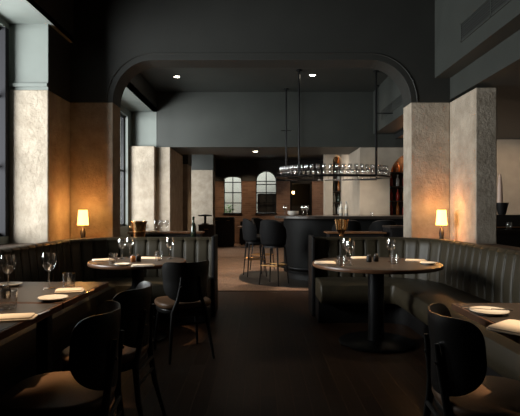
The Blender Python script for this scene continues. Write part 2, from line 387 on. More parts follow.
# ------------------------------------------------------------------ banquettes
def path_pts(x_arm, r, y_back, x_end, y_start, step=.0149):
    s = 1 if x_arm > 0 else -1; pts = []
    L1 = (y_back - r) - y_start; n = int(L1 / step)
    for i in range(n): pts.append(((x_arm, y_start + L1 * i / n), (s, 0)))
    n = int(r * PI / 2 / step); cx, cy = x_arm - s * r, y_back - r
    for i in range(n): a = PI / 2 * i / n; pts.append(((cx + s * r * math.cos(a), cy + r * math.sin(a)), (s * math.cos(a), math.sin(a))))
    L2 = abs(cx - x_end); n = int(L2 / step)
    for i in range(n + 1): pts.append(((cx + (x_end - cx) * i / n, y_back), (0, 1)))
    return pts
def resamp(path):                    # drop points: coarse path for parts without channels
    return path[::5] + ([path[-1]] if (len(path) - 1) % 5 else [])
def banquette(label, x_arm, x_end, outer):
    root = thing('banquette', label, 'banquette', ((x_arm + x_end) / 2, 5.2, 0), 0, 'curved leather banquettes')
    off = Vector(root.location)
    path = [((p[0] - off.x, p[1] - off.y), n) for p, n in path_pts(x_arm, .6, 5.75, x_end, .7)]
    per = 10
    def prof(i):
        t = (i % per) / per; b = .017 * (1 - abs(2 * t - 1) ** 7)
        o = [(.03, .44)]
        for k in range(9):
            z = .44 + .44 * k / 8; o.append((.02 - b - .012 * math.sin(PI * k / 8) + .035 * (k / 8), z))
        o += [(.040 - b * .8, .905), (.055 - b * .5, .925), (.085, .935), (.12, .93), (.14, .90), (.14, .44)]
        return o
    MB().sweep(path, prof).build('backrest', 'leather', root, smooth=True)
    rp = resamp(path)
    pipe = MB()
    for i in range(per, len(path) - 1, per):
        (px, py), (nx, ny) = path[i]
        pipe.tube([(px + nx * o, py + ny * o, z) for o, z in ((.014, .47), (.013, .60), (.018, .75), (.034, .86), (.046, .912), (.075, .934))], .0035, 6)
    pipe.build('seam_piping', 'rope', root, smooth=True)
    sd = .55
    def sprof(i): return [(-sd + .03, .24), (-sd - .005, .28), (-sd - .015, .36), (-sd + .005, .44), (-sd + .05, .468), (-.25, .475), (.02, .46), (.03, .24)]
    MB().sweep(rp, sprof).build('seat', 'leather', root, smooth=True, bevel=.02, seg=3)
    MB().sweep(rp, lambda i: [(-sd + .16, 0.0), (-sd + .16, .24), (.05, .24), (.05, 0.0)]).build('plinth', 'black', root)
    o = MB().prism([(x - off.x, y - off.y) for x, y in outer], 0, .865).build('top_ledge', 'shelfwood', root, bevel=.008)
    o['label'] = 'dark walnut ledge behind the backrest'
    s = 1 if x_arm > 0 else -1
    e = MB().box(min(x_end, x_end - s * .04) - off.x, max(x_end, x_end - s * .04) - off.x, 5.68 - off.y, 6.10 - off.y, 0, .95)
    e.build('end_panel', 'black', root, bevel=.01)
    return root
def ledge(s, x_arm, xw, yd, xp, xe):
    # outline of the solid ledge: inner side follows the backrest, outer side meets wall, pier and pillar
    cx, cy, r = x_arm - s * .6, 5.15, .6 + .145
    inner = [(x_arm + s * .145, .7)] + [(cx + s * r * math.cos(PI / 2 * k / 14), cy + r * math.sin(PI / 2 * k / 14)) for k in range(15)] + [(xe, cy + r)]
    return inner + [(xe, 6.1), (xp - s * .012, 6.1), (xp - s * .012, 6.39), (s * 2.528, 6.39), (s * 2.528, yd - .01), (xw, yd - .01), (xw, .7)]
banquette('curved olive leather banquette with vertical channels on the window side, beside the dark rectangular tables', -2.10, -.575,
          ledge(-1, -2.10, -2.995, D1, -1.96, -.575))
banquette('curved olive leather banquette with vertical channels behind the large round table at the right', 2.0, .655,
          ledge(1, 2.0, 2.77, D1R, 2.013, .655))

# ------------------------------------------------------------------ tables
TZ = .76
def round_table(label, x, y, r, base, col):
    t = thing('round_table', label, 'table', (x, y, 0), 0, 'round pedestal tables')
    MB().prism([((r - .013) * math.cos(2 * PI * k / 72), (r - .013) * math.sin(2 * PI * k / 72)) for k in range(72)], TZ - .034, TZ).build('tabletop', 'tabletop', t)
    MB().lathe([(r - .0125, TZ - .03), (r - .003, TZ - .03), (r, TZ - .022), (r, TZ - .008), (r - .004, TZ), (r - .0125, TZ)], 72).build('edge_band', 'tableedge', t, smooth=True)
    MB().lathe([(0, TZ - .05), (base * .6, TZ - .05), (base * .6, TZ - .036), (0, TZ - .036)], 40).build('top_plate', 'iron', t, smooth=True)
    MB().lathe([(0, .02), (col + .03, .022), (col + .005, .035), (col, .06), (col, TZ - .05), (0, TZ - .05)], 32).build('column', 'iron', t, smooth=True)
    MB().lathe([(0, .004), (base - .006, .004), (base, .010), (base, .018), (base - .01, .026), (0, .028)], 56).build('base', 'iron', t, smooth=True)
    return t
RT = (1.10, 4.55); LT = (-1.20, 4.72)
round_table('large round dark pedestal table in the curve of the right banquette', RT[0], RT[1], .60, .35, .075)
round_table('smaller round dark pedestal table in front of the window-side banquette', LT[0], LT[1], .47, .28, .06)
def rect_table(label, x0, x1, y0, y1, o=0):
    cx, cy = (x0 + x1) / 2, (y0 + y1) / 2; a, b = (x1 - x0) / 2, (y1 - y0) / 2
    t = thing('dining_table', label, 'table', (cx, cy, 0), 0, 'square dining tables')
    MB().box(-a + .012, a - .012, -b + .012, b - .012, TZ - .035, TZ).build('tabletop', 'tabletop', t)
    e = MB()
    for q in ((-a, -a + .0115, -b, b), (a - .0115, a, -b, b), (-a + .012, a - .012, -b, -b + .0115), (-a + .012, a - .012, b - .0115, b)): e.box(*q, TZ - .035, TZ - .001)
    e.build('edge_band', 'tableedge', t, bevel=.003)
    MB().box(o - .035, o + .035, -.035, .035, .02, TZ - .05).build('column', 'iron', t, bevel=.004)
    MB().box(o - .2, o + .2, -.2, .2, .003, .02).build('base', 'iron', t, bevel=.005)
    MB().box(-.2, .2, -.2, .2, TZ - .05, TZ - .036).build('top_plate', 'iron', t)
    return t
rect_table('dark square table at the window-side banquette carrying two wine glasses and a white plate', -1.80, -1.05, 2.57, 3.33, .1)
rect_table('dark square table nearest the viewer at the window side, pushed against the next one', -1.80, -1.05, 1.79, 2.55, .1)
rect_table('dark square table on the right with a white plate and folded napkin', 1.02, 1.78, 1.80, 2.56, -.12)

# ------------------------------------------------------------------ chairs
def shell(al, b, cz, y0, rad, th, seg=60, rings=8, nt=4.2, nb=2.3, lift=.03):
    mb = MB(); vs = []; fs = []; layers = []
    def pos(u, z, side, q):
        ph = u / rad; rr = rad + (th * .5 if side else -th * .5) * (1 - .55 * q ** 8)
        e = abs(u / al); z2 = z + (lift * e ** 2 - .010) * max(0, z / b)
        fl = 1 + .10 * max(0, z / b)
        return (rr * math.sin(ph) * fl, y0 + rad - rr * math.cos(ph) - .10 * max(0, z), cz + z2)
    for side in (0, 1):
        base = len(vs); vs.append(pos(0, 0, side, 0))
        for ri in range(1, rings + 1):
            q = ri / rings
            for s_ in range(seg):
                t = 2 * PI * s_ / seg; c, s2 = math.cos(t), math.sin(t); n = nt if s2 > 0 else nb
                u = al * q * math.copysign(abs(c) ** (2 / n), c); z = b * q * math.copysign(abs(s2) ** (2 / n), s2)
                vs.append(pos(u, z, side, q))
        for s_ in range(seg):
            s3 = (s_ + 1) % seg; fs.append((base, base + 1 + s_, base + 1 + s3))
            for ri in range(rings - 1):
                o = base + 1 + ri * seg; fs.append((o + s_, o + seg + s_, o + seg + s3, o + s3))
        layers.append(base + 1 + (rings - 1) * seg)
    for s_ in range(seg):
        s3 = (s_ + 1) % seg; fs.append((layers[0] + s_, layers[0] + s3, layers[1] + s3, layers[1] + s_))
    return mb.add(vs, fs)
def make_chair(label, loc, rz):
    t = thing('dining_chair', label, 'chair', loc, rz, 'black dining chairs with curved backs')
    pad(superellipse(.235, .225, 3.0, 44, 0, .0), .425, .475, .02, 'brownleather', 'seat', t)['label'] = 'brown leather seat pad'
    pad(superellipse(.225, .215, 3.0, 44, 0, .0), .385, .424, .01, 'chairwood', 'seat_frame', t)
    shell(.262, .172, .655, -.235, .205, .016).build('backrest', 'chairwood', t, smooth=True)
    for s in (-1, 1):
        MB().tube([(s * .165, .165, .395), (s * .185, .19, .2), (s * .20, .205, .0)], [.019, .016, .011], 10).build('leg', 'chairwood', t, smooth=True)
        MB().tube([(s * .19, -.29, .0), (s * .165, -.235, .22), (s * .145, -.215, .40), (s * .105, -.222, .50), (s * .085, -.238, .62), (s * .08, -.248, .70)], [.011, .015, .018, .016, .013, .010], 10).build('leg', 'chairwood', t, smooth=True)
        b = MB().tube([(s * .085, -.249, .62), (s * .085, -.257, .62)], .007, 10).build('bolt', 'steel', t, smooth=True)
    MB().tube([(-.16, -.228, .30), (.16, -.228, .30)], .010, 8).build('stretcher', 'chairwood', t, smooth=True)
    MB().tube([(-.155, -.2245, .37), (.155, -.2245, .37)], .012, 8).build('back_rail', 'chairwood', t, smooth=True)
    return t
R = math.radians
def face(dx, dy): return math.atan2(dy, dx) - PI / 2      # chair's local +Y turned towards (dx, dy)
ch = make_chair('black dining chair with brown seat at the nearest window-side table', (-.875, 2.11, 0), face(-1, -.10))
dup(ch, (-.885, 2.77, 0), face(-1, .05), 'black dining chair between the nearest chair and the one at the smaller round table')
dup(ch, (-.685, 4.25, 0), face(-.42, .9), 'black dining chair seen from behind at the smaller round table')
dup(ch, (.985, 2.05, 0), face(1, -.08), 'black dining chair at the right square table with the white plate')

# ------------------------------------------------------------------ bar, stools, rack
BH = 1.16
def stadium(x0, x1, y0, y1, n=18):
    r = (y1 - y0) / 2; cy = (y0 + y1) / 2
    return [(x0 + r - r * math.sin(PI * k / n), cy + r * math.cos(PI * k / n)) for k in range(n + 1)] + [(x1, y0), (x1, y1)]
bar = thing('bar_counter', 'long black bar with a rounded end under the hanging glass rack', 'bar', (1.6, 9.1, 0))
def lp(poly): return [(x - 1.6, y - 9.1) for x, y in poly]
MB().prism(lp(stadium(.45, 3.3, 8.45, 9.80)), .12, BH - .05).build('body', 'barpanel', bar, smooth=True)
MB().prism(lp(stadium(.52, 3.28, 8.52, 9.74)), 0.005, .12).build('plinth', 'blackpaint', bar, smooth=True)
MB().prism(lp(stadium(.28, 3.32, 8.28, 9.92)), BH - .05, BH).build('worktop', 'tabletop', bar, bevel=.008)
fr = stadium(.36, 3.2, 8.36, 9.89)[:-1]
MB().tube([(x - 1.6, y - 9.1, .22) for x, y in fr], .022, 8).build('foot_rail', 'iron', bar, smooth=True)
for k in range(0, 19, 3):
    x, y = stadium(.36, 3.2, 8.36, 9.89)[k]; x2, y2 = stadium(.47, 3.2, 8.47, 9.78)[k]
    MB().tube([(x - 1.6, y - 9.1, .22), (x2 - 1.6, y2 - 9.1, .22)], .012, 6).build('rail_bracket', 'iron', bar)

def make_stool(label, loc, rz):
    t = thing('bar_stool', label, 'stool', loc, rz, 'black upholstered bar stools')
    pad(superellipse(.19, .19, 2.6, 36), .66, .75, .035, 'blackfab', 'seat', t)
    MB().prism(superellipse(.17, .17, 2.6, 28), .632, .659).build('seat_frame', 'black', t)
    # wrap-around padded back
    vs = []; n = 30; mb = MB(); pth = []
    for k in range(n + 1):
        a = R(185 + 170 * k / n)
        pth.append(((.208 * math.cos(a), .20 * math.sin(a)), (math.cos(a), math.sin(a))))
    def pr(i):
        e = abs(2 * i / n - 1); top = 1.11 - .16 * e ** 3; lo = .70
        return [(-.018, lo), (-.026, (lo + top) / 2), (-.01, top - .015), (.012, top), (.034, top - .015), (.045, (lo + top) / 2), (.02, lo)]
    MB().sweep(pth, pr).build('backrest', 'blackfab', t, smooth=True)
    for sx in (-1, 1):
        for sy in (-1, 1):
            MB().tube([(sx * .135, sy * .135, .64), (sx * .185, sy * .185, 0)], [.016, .010], 8).build('leg', 'black', t, smooth=True)
    q = .161
    for p, r_ in (((-q, -q), (q, -q)), ((q, -q), (q, q)), ((q, q), (-q, q)), ((-q, q), (-q, -q))):
        MB().tube([(p[0], p[1], .33), (r_[0], r_[1], .33)], .012, 8).build('footrest', 'brass', t, smooth=True)
    return t
st = make_stool('black bar stool closest to the arch at the rounded end of the bar', (.24, 8.20, 0), face(.5, .86))
dup(st, (-.10, 9.25, 0), face(1, .25), 'black bar stool behind the closest one, beside the rounded bar end')
dup(st, (.05, 10.2, 0), face(.8, -.6), 'black bar stool farthest back, half hidden at the left end of the bar')
dup(st, (1.42, 7.93, 0), face(0, 1), 'black bar stool at the straight bar front, behind the amber vase')
dup(st, (2.02, 7.93, 0), face(0, 1), 'black bar stool at the straight bar front, behind the wine glass of the round table')

# hanging glass rack
RC, RA, RB, RZ0 = (1.38, 9.02), 1.03, .66, 1.88
rack = thing('glass_rack', 'oval black iron rack of glasses hanging by rods above the bar', 'glass rack', (RC[0], RC[1], RZ0))
def ell(a, b, n=64, z=0): return [(a * math.cos(2 * PI * k / n), b * math.sin(2 * PI * k / n), z) for k in range(n)]
def ering(a, b, w, z0, z1, n=64):
    mb = MB(); vs = []; fs = []
    for k in range(n):
        t = 2 * PI * k / n; c, s = math.cos(t), math.sin(t)
        for (o, z) in ((-w, z0), (w, z0), (w, z1), (-w, z1)): vs.append(((a + o) * c, (b + o) * s, z))
    for k in range(n):
        k2 = (k + 1) % n
        for j in range(4): j2 = (j + 1) % 4; fs.append((k * 4 + j, k * 4 + j2, k2 * 4 + j2, k2 * 4 + j))
    return mb.add(vs, fs)
ering(RA - .05, RB - .05, .075, -.012, 0).build('shelf', 'iron', rack, smooth=True)
MB().tube(ell(RA + .03, RB + .03, 64, .0), .014, 8, True).build('rail', 'iron', rack, smooth=True)
MB().tube(ell(RA + .03, RB + .03, 64, .09), .006, 6, True).build('rail', 'iron', rack, smooth=True)
for k in range(22):
    a = 2 * PI * (k + .5) / 22; MB().tube([((RA + .03) * math.cos(a), (RB + .03) * math.sin(a), 0), ((RA + .03) * math.cos(a), (RB + .03) * math.sin(a), .09)], .005, 6).build('upright', 'iron', rack)
rods = [(.678, 8.34), (2.03, 8.40), (.525, 9.62), (2.285, 9.40)]
for (x, y) in rods: MB().tube([(x - RC[0], y - RC[1], -.01), (x - RC[0], y - RC[1], C2 - RZ0)], .017, 8).build('rod', 'iron', rack, smooth=True)
for (x, y) in rods: 
    MB().lathe([(0, C2 - RZ0 - .02), (.05, C2 - RZ0 - .02), (.05, C2 - RZ0 - .001), (0, C2 - RZ0 - .001)], 16, (x - RC[0], y - RC[1], 0)).build('ceiling_plate', 'iron', rack)
MB().tube([(2.03 - RC[0], 8.40 - RC[1], 1.08), (2.325 - RC[0], 8.40 - RC[1], 1.08)], .009, 6).build('brace', 'iron', rack)
MB().tube([(.42 - RC[0], 9.62 - RC[1], .98), (.62 - RC[0], 9.62 - RC[1], .98)], .009, 6).build('brace', 'iron', rack)
MB().tube([(rods[0][0] - RC[0], rods[0][1] - RC[1], -.02), (rods[1][0] - RC[0], rods[1][1] - RC[1], -.02)], .010, 6).build('cross_bar', 'iron', rack)
MB().tube([(rods[2][0] - RC[0], rods[2][1] - RC[1], -.02), (rods[3][0] - RC[0], rods[3][1] - RC[1], -.02)], .010, 6).build('cross_bar', 'iron', rack)

# glassware ---------------------------------------------------------
def goblet_prof(h, r, stem=True):
    hb = h * .52; z0 = h - hb; th = .0016
    outer = [(0, 0), (r * .82, .001), (r * .8, .003), (.012, .008), (.0045, .02), (.004, z0 * .9), (.007, z0), (r * .55, z0 + hb * .12), (r * .92, z0 + hb * .32), (r, z0 + hb * .5), (r * .93, z0 + hb * .8), (r * .82, h)]
    inner = [(r * .82 - th, h), (r * .93 - th, z0 + hb * .8), (r - th, z0 + hb * .5), (r * .92 - th, z0 + hb * .32), (r * .53, z0 + hb * .14), (0, z0 + .006)]
    return outer, inner, z0
o_, i_, z_ = goblet_prof(.20, .037)
rg = None; N = 54
for k in range(N):
    a = 2 * PI * (k + .25) / N
    # equal arc steps are close enough on this ellipse
    loc = (RC[0] + (RA - .045) * math.cos(a), RC[1] + (RB - .045) * math.sin(a), RZ0 + .0005)
    if rg is None:
        rg = MB().lathe(o_ + i_, 14).build('stemmed_glass', 'rackglass', smooth=True)
        tag(rg, 'clear stemmed glass standing among others on the oval hanging rack', 'glass', 'stemmed glasses on the hanging rack'); rg.location = loc
    else: dup(rg, loc)
def wine_glass(label, x, y, z=TZ, h=.225, r=.044, group='wine glasses on the tables'):
    t = thing('wine_glass', label, 'wine glass', (x, y, z + .0004), 0, group)
    o, i, z0 = goblet_prof(h, r)
    MB().lathe(o[6:] + i, 28).build('bowl', 'glass', t, smooth=True)
    MB().lathe([(.0048, .018), (.004, z0 * .5), (.0045, z0 * .9), (.007, z0)], 12).build('stem', 'glass', t, smooth=True)
    MB().lathe([(0, 0), (r * .82, .001), (r * .8, .003), (.012, .008), (.0048, .018), (0, .018)], 28).build('foot', 'glass', t, smooth=True)
    return t
def tumbler(label, x, y, z=TZ, h=.095, r=.04, group='water tumblers on the tables'):
    th = .0025
    o = MB().lathe([(0, 0), (r * .82, 0), (r * .86, .004), (r, h), (r - th, h), (r * .82, .014), (0, .012)], 28).build('tumbler', 'glass', smooth=True)
    o.location = (x, y, z + .0004); tag(o, label, 'tumbler', group); return o
def plate(label, x, y, z=TZ, r=.08, group='white side plates'):
    t = thing('side_plate', label, 'plate', (x, y, z + .0004), 0, group)
    MB().lathe([(0, .003), (r * .62, .0), (r * .66, .003), (r * .95, .012), (r, .015), (r * .985, .018), (r * .66, .0095), (r * .6, .007), (0, .007)], 40).build('dish', 'china', t, smooth=True)
    return t
def napkin(label, x, y, rz, z=TZ, a=.10, b=.06, m='linen', group='folded linen napkins'):
    t = thing('napkin', label, 'napkin', (x, y, z + .0005), rz, group)
    pad(superellipse(a, b, 8, 40), 0, .007, .003, m, 'lower_fold', t, 2)
    pad(superellipse(a * .93, b * .88, 8, 40, -.004, .003), .0072, .014, .003, m, 'upper_fold', t, 2)
    return t
def knife(label, x, y, rz, z=TZ):
    t = thing('table_knife', label, 'knife', (x, y, z + .0005), rz, 'steel table knives')
    MB().prism([(-.005, -.02), (.005, -.02), (.008, .05), (.008, .09), (.002, .115), (-.005, .10)], 0, .0018).build('blade', 'steel', t)
    MB().tube([(0, -.11, .004), (0, -.06, .004), (0, -.018, .003)], [.0036, .004, .0028], 8).build('handle', 'steel', t, smooth=True)
    return t
def mill(label, x, y, m, z=TZ, h=.075):
    t = thing('condiment_pot', label, 'condiment pot', (x, y, z + .0004), 0, 'dark condiment pots on the tables')
    MB().lathe([(0, 0), (.022, 0), (.025, .006), (.025, h * .62), (.018, h * .78), (0, h * .78)], 20).build('body', m, t, smooth=True)
    MB().lathe([(0, h * .781), (.015, h * .781), (.016, h * .95), (.010, h), (0, h)], 16).build('lid', 'steel', t, smooth=True)
    return t
# window-side square tables
wine_glass('wine glass in front of the square table\'s tumbler, standing alone near its far corner', *on_top(49, 288.5, TZ))
wine_glass('wine glass at the left picture edge above a dark pot', *on_top(8, 292, TZ))
tumbler('water tumbler beside the folded napkin on the far square table', *on_top(69, 288, TZ))
tumbler('large water tumbler at the left picture edge', *on_top(8, 309, TZ), r=.045)
plate('oval-looking white plate in the middle of the far square table', *on_top(53, 300, TZ), r=.078)
plate('white plate half seen behind the wine glass at the left picture edge', *on_top(10, 286, TZ), r=.075)
napkin('folded napkin with a knife beside the tumbler on the far square table', *on_top(70, 291.5, TZ), R(14), a=.082)
knife('steel knife along the napkin on the far square table', *on_top(86.5, 292.8, TZ), R(-4))
napkin('folded napkin on the nearest window-side table', *on_top(12, 319, TZ), R(12))
knife('steel knife beside the napkin on the nearest window-side table', *on_top(37.5, 315, TZ), R(-6))
mill('dark condiment pot at the left picture edge in front of a wine glass', *on_top(6, 298, TZ), 'black')
# smaller round table
wine_glass('wine glass near the copper ice bucket, left one of two on the smaller round table', *on_top(122, 259, TZ), h=.21)
wine_glass('wine glass near the copper ice bucket, right one of two on the smaller round table', *on_top(130, 257.5, TZ), h=.21)
wine_glass('wine glass on the far right rim of the smaller round table', *on_top(170, 259, TZ), h=.22)
tumbler('water tumbler left of the wine glasses on the smaller round table', *on_top(113, 263, TZ))
tumbler('water tumbler right of the dark pots on the smaller round table', *on_top(159, 260.5, TZ))
napkin('folded napkin at the left rim of the smaller round table', *on_top(103, 260.5, TZ), R(30))
napkin('folded napkin at the near rim of the smaller round table', *on_top(143, 266.2, TZ), R(8))
napkin('folded napkin at the far rim of the smaller round table', *on_top(150, 258.7, TZ), R(-6), a=.11)
plate('white side plate on the smaller round table', *on_top(122, 265.5, TZ), r=.07)
mill('dark condiment pot on the smaller round table, left of its pair', *on_top(133, 262, TZ), 'amber')
mill('dark condiment pot on the smaller round table, right of its pair', *on_top(138.5, 261.5, TZ), 'black')
# larger round table
wine_glass('wine glass beside the tumbler on the large round table', *on_top(350, 265, TZ), h=.22)
wine_glass('wine glass under the amber vase on the far part of the large round table', *on_top(346, 261, TZ), h=.225)
wine_glass('wine glass at the back of the large round table, right of the dark pots', *on_top(391, 262, TZ), h=.22)
tumbler('water tumbler in front of the wine glasses on the large round table', *on_top(341, 266, TZ))
tumbler('water tumbler at the back of the large round table near the single wine glass', *on_top(394, 263.5, TZ), h=.08)
napkin('folded napkin at the left rim of the large round table', *on_top(325, 263.2, TZ), R(-8), a=.10, b=.08)
napkin('folded napkin at the far rim of the large round table', *on_top(361, 258.3, TZ), R(5))
napkin('folded napkin at the right side of the large round table', *on_top(416, 261.0, TZ), R(-15))
plate('white side plate at the right rim of the large round table', *on_top(428, 264.2, TZ), r=.075)
mill('dark condiment pot on the large round table, left of its pair', *on_top(369, 262, TZ), 'black')
mill('dark condiment pot on the large round table, right of its pair', *on_top(376, 261.5, TZ), 'black')
# right square table
plate('white plate with a knife on the right square table', *on_top(489, 313.5, TZ), r=.088)
px, py = on_top(489, 313.5, TZ); knife('steel knife resting on the white plate of the right square table', px - .01, py, R(68), TZ + .019)
napkin('folded napkin beside the white plate on the right square table', *on_top(517, 329, TZ), R(40), a=.12, b=.085)

# ------------------------------------------------------------------ lamps on the ledges
LZ = .865
def table_lamp(label, x, y):
    t = thing('table_lamp', label, 'lamp', (x, y, LZ + .0005), 0, 'small glowing table lamps')
    MB().lathe([(0, 0), (.038, 0), (.040, .008), (.030, .02), (.026, .05), (.032, .10), (.024, .15), (.012, .18), (.009, .21), (0, .21)], 24).build('base', 'black', t, smooth=True)
    MB().lathe([(.070, .205), (.055, .398), (.053, .398), (.068, .205)], 32).build('lamp_shade', 'shade', t, smooth=True)
    MB().lathe([(0, .212), (.012, .212), (.022, .245), (.018, .275), (0, .285)], 14).build('bulb', 'bulb', t, smooth=True)
    return t
for x, y, l in ((*W(83, 238, 6.12)[:2], 'small glowing lamp on the window-side ledge against the brown stone pillar'), (*W(441.5, 238, 6.12)[:2], 'small glowing lamp on the ledge behind the right banquette')):
    table_lamp(l, x, y)
    for dz, e in ((.425, 3.2), (.17, 1.9)):
        lt = bpy.data.lights.new('lamp_glow', 'POINT'); lt.energy = e * 1.6; lt.color = (1, .45, .12); lt.shadow_soft_size = .03
        lo = bpy.data.objects.new('lamp_glow', lt); COL.objects.link(lo); lo.location = (x, y - (0 if dz > .3 else .0), LZ + dz)
        if dz < .3: lo.location.y -= .07

# ------------------------------------------------------------------ objects on and behind the ledges
def bucket(label, x, y, z):
    t = thing('ice_bucket', label, 'ice bucket', (x, y, z + .0005))
    MB().lathe([(0, 0), (.060, 0), (.062, .012), (.068, .02), (.092, .225), (.104, .250), (.104, .258), (.096, .258), (.086, .225), (.062, .03), (0, .025)], 36).build('body', 'copper', t, smooth=True)
    MB().lathe([(.078, .125), (.0826, .125), (.0838, .135), (.080, .135)], 36).build('band', 'brass', t, smooth=True)
    for s in (-1, 1): MB().tube([(s * .084, 0, .17), (s * .114, 0, .18), (s * .114, 0, .205), (s * .091, 0, .212)], .006, 6).build('handle', 'brass', t, smooth=True)
bucket('copper ice bucket on the ledge behind the window-side banquette', *W(139, 236, 6.02)[:2], LZ)
t = thing('flower_vase', 'fluted amber vase on the ledge behind the large round table', 'vase', (*W(341.5, 236, 6.0)[:2], LZ + .0005))
MB().lathe([(0, 0), (.048, 0), (.05, .012), (.022, .05), (.026, .10), (.066, .155), (.082, .275), (.078, .283), (.06, .162), (.02, .115), (0, .112)], 28, flute=.16).build('body', 'copper', t)
def bottle_mb(h=.30, r=.037):
    return MB().lathe([(0, 0), (r * .9, 0), (r, .008), (r, h * .55), (r * .75, h * .68), (r * .36, h * .78), (r * .36, h * .93), (r * .42, h * .94), (r * .42, h), (0, h)], 18)
def bottle(label, x, y, z, m, h=.30, r=.037, group=None, lab=True):
    t = thing('bottle', label, 'bottle', (x, y, z + .0005), 0, group)
    bottle_mb(h, r).build('body', m, t, smooth=True)
    if lab: MB().lathe([(r + .0002, h * .18), (r + .0008, h * .18), (r + .0008, h * .45), (r + .0002, h * .45)], 18).build('paper_label', 'paperlabel', t, smooth=True)
    return t
bottle('dark wine bottle standing on the ledge near the end of the window-side banquette', *W(193.5, 236, 6.02)[:2], LZ, 'greenglass', .315, .036, lab=False)
# console tables with a wooden edge behind both banquettes
def console(label, x0, x1, y0, y1, z):
    cx, cy = (x0 + x1) / 2, (y0 + y1) / 2; a, b = (x1 - x0) / 2, (y1 - y0) / 2
    t = thing('console_table', label, 'console table', (cx, cy, 0), 0, 'narrow wooden console tables')
    MB().box(-a, a, -b, b, z - .022, z).build('tabletop', 'wood', t, bevel=.006)
    MB().box(-a + .04, a - .04, -b + .03, b - .03, z - .12, z - .036).build('apron', 'black', t)
    for sx in (-1, 1):
        for sy in (-1, 1): MB().box(sx * (a - .05) - .02, sx * (a - .05) + .02, sy * (b - .05) - .02, sy * (b - .05) + .02, 0.001, z - .121).build('leg', 'black', t, bevel=.004)
    return t
console('narrow wooden console table behind the window-side banquette', -1.95, -.85, 7.05, 7.42, .94)
console('narrow wooden console table behind the right banquette in front of the bar', .98, 1.85, 7.0, 7.38, .94)
for k, (pxx, l) in enumerate(((157, 'left of three glasses on the console behind the window-side banquette'), (161.5, 'middle of three glasses on the console behind the window-side banquette'), (166, 'right of three glasses on the console behind the window-side banquette'))):
    wine_glass(l, (pxx - 260) * 7.2 / F, 7.2 + .05 * (k - 1), .94, .17, .034, 'glasses on the console table')
napkin('folded napkin on the console behind the window-side banquette', (150 - 260) * 7.2 / F, 7.2, 0, .94, .12, .08)

def cabinet(name, label, x0, x1, y0, y1, z, doors=2, group=None):
    cx, cy = (x0 + x1) / 2, (y0 + y1) / 2; a, b = (x1 - x0) / 2, (y1 - y0) / 2
    t = thing(name, label, 'cabinet', (cx, cy, 0), 0, group)
    MB().box(-a, a, -b, b, .06, z - .03).build('body', 'black', t)
    MB().box(-a + .02, a - .02, -b + .03, b - .02, 0.001, .059).build('plinth', 'blackpaint', t)
    MB().box(-a - .01, a + .01, -b - .01, b + .01, z - .0295, z).build('worktop', 'tabletop', t, bevel=.005)
    for k in range(doors):
        w = 2 * a / doors; x = -a + w * k
        d = MB().box(x + .008, x + w - .008, -b - .018, -b - .0005, .08, z - .05).build('door', 'black', t, bevel=.004)
        MB().box(x + w * .5 - .05, x + w * .5 + .05, -b - .03, -b - .019, z - .12, z - .108).build('handle', 'brass', d)
    return t
cabinet('side_cabinet', 'low black cabinet behind the right stone pillar', 1.90, 2.38, 7.0, 7.42, 1.03, 1)
cabinet('side_cabinet', 'narrow black cabinet carrying a black lamp, beyond the window-side banquette', -1.50, -1.12, 11.7, 12.1, .92, 1)
cabinet('reception_cabinet', 'wide black cabinet by the brick wall at the far end', -1.72, -.92, 16.9, 17.45, 1.03, 2)
t = thing('table_lamp', 'black flat-topped lamp on the narrow cabinet beyond the window-side banquette', 'lamp', (-1.36, 11.9, .9205))
MB().lathe([(0, 0), (.09, 0), (.09, .02), (.03, .03), (.03, .2), (0, .2)], 24).build('base', 'black', t, smooth=True)
MB().lathe([(0, .2), (.17, .2), (.17, .225), (.05, .245), (0, .245)], 28).build('lamp_shade', 'black', t, smooth=True)
# black service station in the side room
t = thing('service_station', 'black service station with a glowing wooden shelf behind the right pier', 'service station', (3.95, 7.5, 0))
MB().box(-.60, .75, -.25, .25, .001, .90).build('body', 'black', t)
MB().box(-.60, .75, -.27, .25, .901, .965).build('worktop', 'black', t, bevel=.006)
MB().box(-.42, .75, .05, .25, .9655, 1.19).build('upstand', 'black', t, bevel=.004)
MB().box(-.36, .75, -.1, .045, .99, 1.005).build('shelf', 'wood', t)
t = thing('planter', 'dark flared pot on the service station holding a pale tapering ornament', 'pot', (3.84, 7.62, 1.1905))
MB().lathe([(0, 0), (.05, 0), (.06, .02), (.10, .19), (.09, .19), (.05, .04), (0, .04)], 28).build('body', 'black', t, smooth=True)
MB().lathe([(0, .041), (.035, .042), (.042, .22), (.036, .45), (.018, .62), (0, .66)], 20, (-.03, 0, 0)).build('ornament', 'ivory', t, smooth=True)
t = MB().lathe([(0, 0), (.03, 0), (.034, .004), (.05, .05), (.048, .09), (.04, .115), (.038, .115), (.046, .088), (.047, .05), (.03, .008), (0, .007)], 20).build('glass_bowl', 'glass', smooth=True)
t.location = (3.80, 7.33, .9655); tag(t, 'small clear glass bowl on the service station below the dark flared pot', 'bowl')

